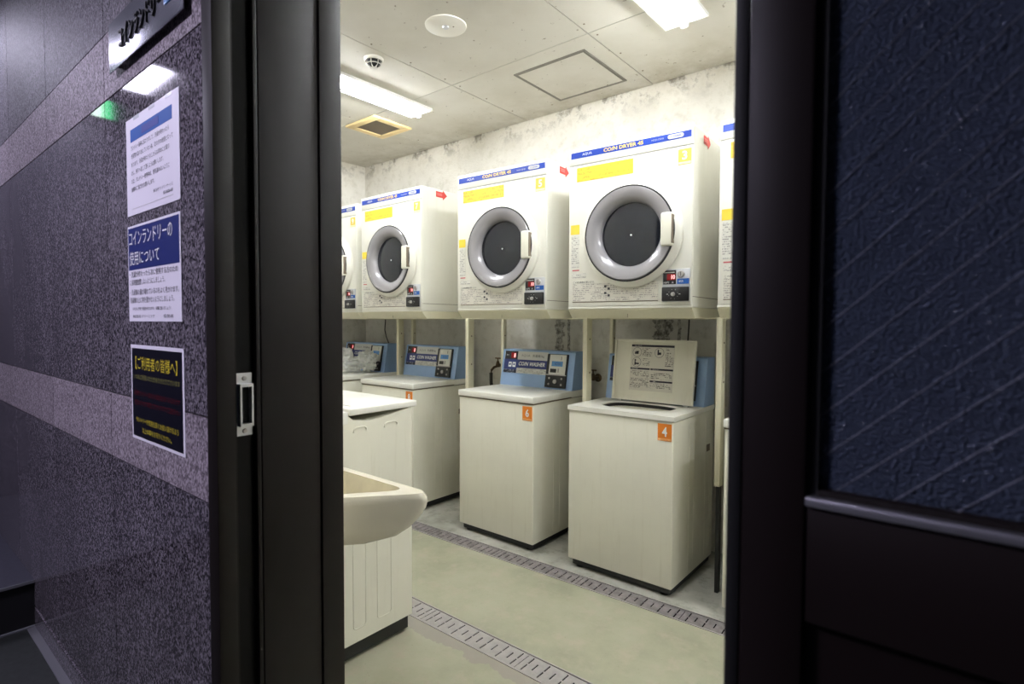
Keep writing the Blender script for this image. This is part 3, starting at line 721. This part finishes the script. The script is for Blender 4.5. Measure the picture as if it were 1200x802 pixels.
# ================================================================== NEAR SIDE: MACHINE AND SINK
t = thing('washing_machine', 'off-white washing machine seen from its ribbed side behind the sink', 'washing machine', (-2.27, .87, 0))
W2 = .57
MB().prism([(0, .066), (0, .908), (.283, .908), (.300, .892), (.37, .882), (.42, .884), (.575, .911), (.575, .066)], 0, W2, 'x').build('body', M_CREAM, t)
MB().bbox(-.002, W2+.004, .286, .600, .909, .934, b=.005, seg=3).build('lid', M_LID, t)
MB().box(.05, W2-.06, .33, .332, .9335, .9346).build('lid_groove', M_GRIL, t)
MB().bbox(-.002, W2+.003, -.002, .280, .880, .925, b=.004).prism([(0, .92), (.05, 1.03), (.12, 1.03), (.16, .92)], .02, W2-.02, 'x').build('rear_console', M_LID, t)
MB().box(.012, W2-.008, .012, .560, .014, .066).build('plinth', M_BLACK, t)
for fx in (.05, W2-.045):
    for fy in (.05, .545): MB().lathe([(.014, .03), (.02, .008), (.02, 0), (.0001, 0)], (fx, fy, 0), 'z', 14).build('foot', M_BLACK, t)
for ya, yb in ((.302, .360), (.440, .503)):
    MB().tube([(W2, ya, .846), (W2+.001, ya+.003, .858), (W2+.001, ya+.012, .864), (W2+.001, yb-.012, .864), (W2+.001, yb-.003, .858), (W2, yb, .846)], .0028, 6).build('hand_grip', M_CREAM, t)
def rrect(y0, y1, z0, z1, r=.012):
    pts = []
    for cy, cz, a0 in ((y1-r, z1-r, 0), (y0+r, z1-r, 90), (y0+r, z0+r, 180), (y1-r, z0+r, 270)):
        for k in range(4): th = R(a0+30*k); pts.append((W2+.0002, cy+r*math.cos(th), cz+r*math.sin(th)))
    return pts+[pts[0]]
for a_ in ((.298, .352, .116, .62), (.405, .470, .116, .62)): MB().tube(rrect(*a_), .0018, 5).build('pressed_rib', M_CREAM, t)

t = thing('slop_sink', 'cream ceramic wall-hung sink just inside the doorway', 'sink')
def rpoly(P, r, n=6):
    out = []
    for i, p in enumerate(P):
        p = Vector(p); a = (Vector(P[i-1])-p).normalized(); b = (Vector(P[(i+1) % len(P)])-p).normalized()
        ang = a.angle(b); d = r/math.tan(ang/2); s_, e = p+a*d, p+b*d
        for k in range(n+1):
            u = k/n; out.append(tuple((1-u)**2*s_+2*u*(1-u)*p+u*u*e))
    return out
SC = Vector((-1.50, .79))
def sect(poly, z, s, off=0): return [(SC.x+(p[0]-SC.x)*s, max(.7905, SC.y+(p[1]-SC.y)*s), z) for p in poly]
base = rpoly([(-1.172, 1.092), (-1.655, 1.092), (-1.655, .791), (-1.425, .791)], .03)
inn = rpoly([(-1.262, 1.058), (-1.625, 1.058), (-1.625, .830), (-1.435, .830)], .03)
n = len(base)
secs = [sect(base, .738, .992), sect(base, .725, .998), sect(base, .706, .985), sect(base, .680, .945), sect(base, .650, .875), sect(base, .625, .78), sect(base, .606, .58)]
top = [(p[0], p[1], .750) for p in rpoly([(-1.185, 1.085), (-1.650, 1.085), (-1.650, .796), (-1.43, .796)], .03)]
tin = [(p[0], p[1], .751) for p in inn]
mb = MB(); rings = [tin, top]+secs; V = [p for r_ in rings for p in r_]
mb.add(V, [(j*n+k, j*n+(k+1) % n, (j+1)*n+(k+1) % n, (j+1)*n+k) for j in range(len(rings)-1) for k in range(n)]+[tuple(range((len(rings)-1)*n, len(rings)*n))], True)
mb.build('shell', M_CERAM, t)
ic = Vector((-1.50, .93)); rings = [tin]+[[(ic.x+(p[0]-ic.x)*s_, ic.y+(p[1]-ic.y)*s_, z) for p in inn] for s_, z in ((.985, .74), (.95, .70), (.88, .650), (.55, .638))]
V = [p for r_ in rings for p in r_]
MB().add(V, [(j*n+k, j*n+(k+1) % n, (j+1)*n+(k+1) % n, (j+1)*n+k) for j in range(len(rings)-1) for k in range(n)]+[tuple(range((len(rings)-1)*n, len(rings)*n))], True).build('bowl', M_CERIN, t)
MB().lathe([(.0001, .003), (.02, .003), (.024, 0)], (-1.50, .93, .6385), 'z', 20).build('drain_cap', M_STEEL, t)
MB().tube([(-1.5, .86, .625), (-1.5, .86, .30), (-1.5, .86, .0)], .022, 14).build('waste_pipe', M_GREYP, t)

# ================================================================== BAG, TAPS, CORDS
g = NT('translucent plastic'); g.b.inputs['Base Color'].default_value = lin((236, 236, 232)); g.b.inputs['Roughness'].default_value = .3
tr = g.n('ShaderNodeBsdfTransparent'); tl = g.n('ShaderNodeBsdfTranslucent'); tl.inputs[0].default_value = lin((240, 240, 236)); mx = g.n('ShaderNodeMixShader'); mx2 = g.n('ShaderNodeMixShader')
mx.inputs[0].default_value = .45; mx2.inputs[0].default_value = .25
g.l(g.b.outputs[0], mx.inputs[1]); g.l(tl.outputs[0], mx.inputs[2]); g.l(mx.outputs[0], mx2.inputs[1]); g.l(tr.outputs[0], mx2.inputs[2])
g.l(mx2.outputs[0], g.t.nodes['Material Output'].inputs['Surface']); M_BAG = g.M
def crumple(c, r, seed, sq=(1, 1, 1), zmin=None, amp=.28):
    bm = bmesh.new(); bmesh.ops.create_icosphere(bm, subdivisions=4, radius=1)
    for v in bm.verts:
        p = v.co.copy(); q = p*2.3+Vector((seed*7.1, seed*3.3, 0))
        d = 1+amp*(abs(noise.noise(q))*2-.5)+amp*.35*(abs(noise.noise(q*3.1))*2-.4)
        v.co = Vector((c[0]+p.x*d*r*sq[0], c[1]+p.y*d*r*sq[1], c[2]+p.z*d*r*sq[2]))
        if zmin is not None and v.co.z < zmin: v.co.z = zmin+abs(v.co.z-zmin)*.02
    bm.verts.index_update(); mb = MB(); mb.add([v.co[:] for v in bm.verts], [tuple(v.index for v in f.verts) for f in bm.faces], True); bm.free(); return mb
t = thing('plastic_bag', 'crumpled clear plastic bag lying on the far corner washer', 'bag', (-3.70, 2.55, .8478))
crumple((-.06, -.03, .062), .115, 1, (1.25, 1, .62), 0).build('bag_body', M_BAG, t)
crumple((.085, .07, .095), .088, 2, (1.1, .75, .95), 0).build('bag_lobe', M_BAG, t)
crumple((-.035, -.01, .140), .05, 3, (.7, .6, 1.1)).build('tied_ear', M_BAG, t)
crumple((-.15, .03, .145), .055, 4, (1, .6, .8)).build('tied_ear', M_BAG, t)

def tap(x, z, label):
    t = thing('water_tap', label, 'tap', (x, YB, z), group='water taps on the back wall')
    MB().lathe([(.026, 0), (.026, -.004), (.012, -.008)], (0, 0, 0), 'y', 18).build('flange', M_BRASS, t)
    MB().cyl((0, -.062, 0), .011, .06, 'y', 14).lathe([(.012, -.012), (.017, 0), (.014, .012), (.009, .030)], (0, -.062, 0), 'z', 16).build('valve_body', M_BRASS, t)
    MB().tube([(0, -.062, .03), (0, -.062, .048)], .005, 8).bbox(-.024, .024, -.068, -.056, .046, .056, b=.004).build('tap_handle', M_BRASS, t)
    MB().tube([(0, -.066, -.004), (-.012, -.09, -.012), (-.022, -.105, -.032), (-.024, -.108, -.055)], .0085, 10).build('spout', M_BRASS, t)
    MB().tube([(-.024, -.108, -.05), (-.024, -.106, -.12), (-.02, -.09, -.20), (.0, -.07, -.32)], .012, 10).build('hose', M_CORD, t)
tap(-2.53, .945, 'old brass water tap left of the number 6 washer')
tap(-1.755, .905, 'old brass water tap left of the open washer')
def cord(pts, r, label):
    o = MB().tube(pts, r, 7).build('power_cord', M_CORD); tag(o, label, 'cord', 'cords hanging on the back wall')
cord([(-3.85, 2.985, 1.32), (-3.852, 2.985, 1.25), (-3.862, 2.986, 1.18), (-3.842, 2.986, 1.12), (-3.80, 2.986, 1.05), (-3.79, 2.986, .92)], .004, 'thin grey cord hanging behind the far corner washer')
cord([(-1.17, 2.985, 1.33), (-1.175, 2.984, 1.2), (-1.185, 2.985, 1.05), (-1.18, 2.986, .8)], .004, 'thin grey cord hanging above the open washer lid')

# ================================================================== SIGNS ON THE GRANITE WALL
SY = .4995
t = thing('wall_sign', 'brushed steel sign with raised dark lettering on the granite wall', 'sign', (-1.815, SY, 1.920))
MB().bbox(0, .505, -.016, -.013, 0, .130, b=.0008).build('sign_plate', mat('sign steel', (150, 152, 160), .26, .7), t)
for sx in (.03, .475):
    for sz in (.02, .11): MB().cyl((sx, -.0132, sz), .006, .0132, 'y', 12).build('standoff', M_BLACK, t)
text('コインランドリー', M_BLACK, t, .095, .038, .050, -.021, width=.300, depth=.005)
MB().bbox(.405, .465, -.019, -.0158, .040, .095, b=.002).build('blue_emblem', mat('sign blue', (30, 120, 190), .3), t)

def poster(x0, z0, W, Hh, label, base=M_PAPER):
    return thing('notice_poster', label, 'poster', (x0, SY, z0), group='notices taped to the granite wall'), box
PW, PH = .360, .252
# 1: white notice with a blue bar
t = thing('notice_poster', 'white notice with a bright blue bar across its top', 'poster', (-1.741, SY, 1.527), group='notices taped to the granite wall')
box('sheet', M_PAPER, t, 0, PW, -.0012, 0, 0, PH)
b = box('blue_bar', M_BLUE, t, .035, .318, -.0018, -.001, .190, .222)
box('red_print', mat('faded red print', (54, 70, 150), .6), b, .12, .235, -.0022, -.0016, .197, .215)
rows = ['ランドリー使用に当たりまして、洗濯が終わったら', '洗濯物を取り出していない為、次の方の迷惑となって', 'おります。洗濯が終わりましたらお早めにお取り', '出し、係りへ返して頂くようお願いします。', 'また、ランドリー使用中は、席を離れないように', '皆様のご協力をお願いします。']
ww = [.262, .285, .262, .225, .262, .165]
for k, s_ in enumerate(rows): text(s_, M_INK, t, .038, .168-k*.0215, .0125, -.0018, width=ww[k])
text('株式会社ランドリーサービス', M_INK, t, .318, .038, .008, -.0018, width=.125, align='R'); text('02-0000-00', M_INK, t, .318, .024, .008, -.0018, width=.06, align='R')
box('thin_rule', M_GREYP, t, .035, .318, -.0017, -.001, .0155, .0165)
for k in range(3): box('tape', mat('clear tape', (240, 240, 246), .15, coat=.5), t, .06+.11*k, .10+.11*k, -.0018, -.0011, .243, .252)
# 2: navy header
t = thing('notice_poster', 'white notice with large white lettering on a navy header', 'poster', (-1.744, SY, 1.248), group='notices taped to the granite wall')
box('sheet', M_PAPER, t, 0, PW, -.0012, 0, 0, PH)
hd = box('header', M_NAVY, t, .006, .352, -.0018, -.001, .136, .246)
text('コインランドリーの', M_WHITE, hd, .014, .200, .036, -.0024, width=.300); text('使用について', M_WHITE, hd, .014, .148, .036, -.0024, width=.215)
for s_, z, wd in (('・洗濯が終わったら次に使用する方のため', .116, .330), ('に長時間放置しないようにしましょう。', .095, .250), ('・洗濯機の蓋が壊れているのをよく見かけます。', .069, .335), ('洗濯機の上に物を置かないようにしましょう。', .048, .305)):
    text(s_, M_INK, t, .012, z, .0155, -.0018, width=wd)
text('みなさんが使う時間を守りながら、綺麗に使いましょう!', M_INK, t, .03, .0285, .009, -.0018, width=.265)
text('株式会社 クリーニング', M_INK, t, .03, .0095, .008, -.0018, width=.16); text('02-00-00', M_INK, t, .25, .0095, .008, -.0018, width=.06)
# 3: black notice
t = thing('notice_poster', 'black notice with yellow lettering and a pale border', 'poster', (-1.737, SY, .934), group='notices taped to the granite wall')
box('sheet', M_PAPER, t, 0, PW, -.0012, 0, 0, PH)
bp_ = box('black_field', M_PBLACK, t, .009, PW-.011, -.0018, -.001, .008, PH-.009)
text('【ご利用者の皆様へ】', M_YPOST, bp_, .180, .188, .034, -.0024, width=.285, align='C')
text('いつもご利用いただきありがとうございます', M_YDIM, bp_, .180, .161, .014, -.0024, width=.315, align='C')
text('近頃ランドリー室内での飲食が多くみられます', M_RPOST, bp_, .180, .118, .014, -.0024, width=.310, align='C')
text('防犯カメラにて確認しておりますのでご注意下さい', M_RPOST, bp_, .180, .093, .014, -.0024, width=.310, align='C')
text('ランドリーを気持ち良くお使い頂けるよう', M_YPOST, bp_, .180, .046, .015, -.0024, width=.290, align='C')
text('以上の事をお守りください。', M_YPOST, bp_, .180, .021, .015, -.0024, width=.200, align='C')

# corridor fittings: those the polished granite mirrors, plus one added fill panel
for cx, cy, lb in ((-3.93, 0., 'square corridor ceiling light panel reflected in the granite wall'), (-1.9, -1.1, 'added, unseen corridor fill light panel outside, left of the doorway')):
    t = thing('corridor_light', lb, 'light', (cx, cy, 0), group='corridor ceiling lights')
    hw = .25 if cx < -3 else .30
    box('diffuser', M_CPANEL if cx < -3 else M_CFILL, t, -hw, hw, -.30, .30, 2.735, 2.742)
    ring(-hw-.02, hw+.02, -.32, .32, .02, 2.732, 2.75).build('frame', M_BODYW, t)
t = thing('exit_sign', 'green and white lit exit sign reflected in the granite wall', 'sign', (-3.52, .10, 2.31))
box('light_box', M_BODYW, t, -.02, .004, -.045, .045, 0, .10); box('green_panel', M_EXIT, t, .004, .007, -.043, .0, .004, .096); box('white_panel', M_EXITW, t, .004, .007, .0, .043, .004, .096)
MB().cyl((-.008, 0, .10), .006, .34, n=10).build('hanger', M_BODYW, t)
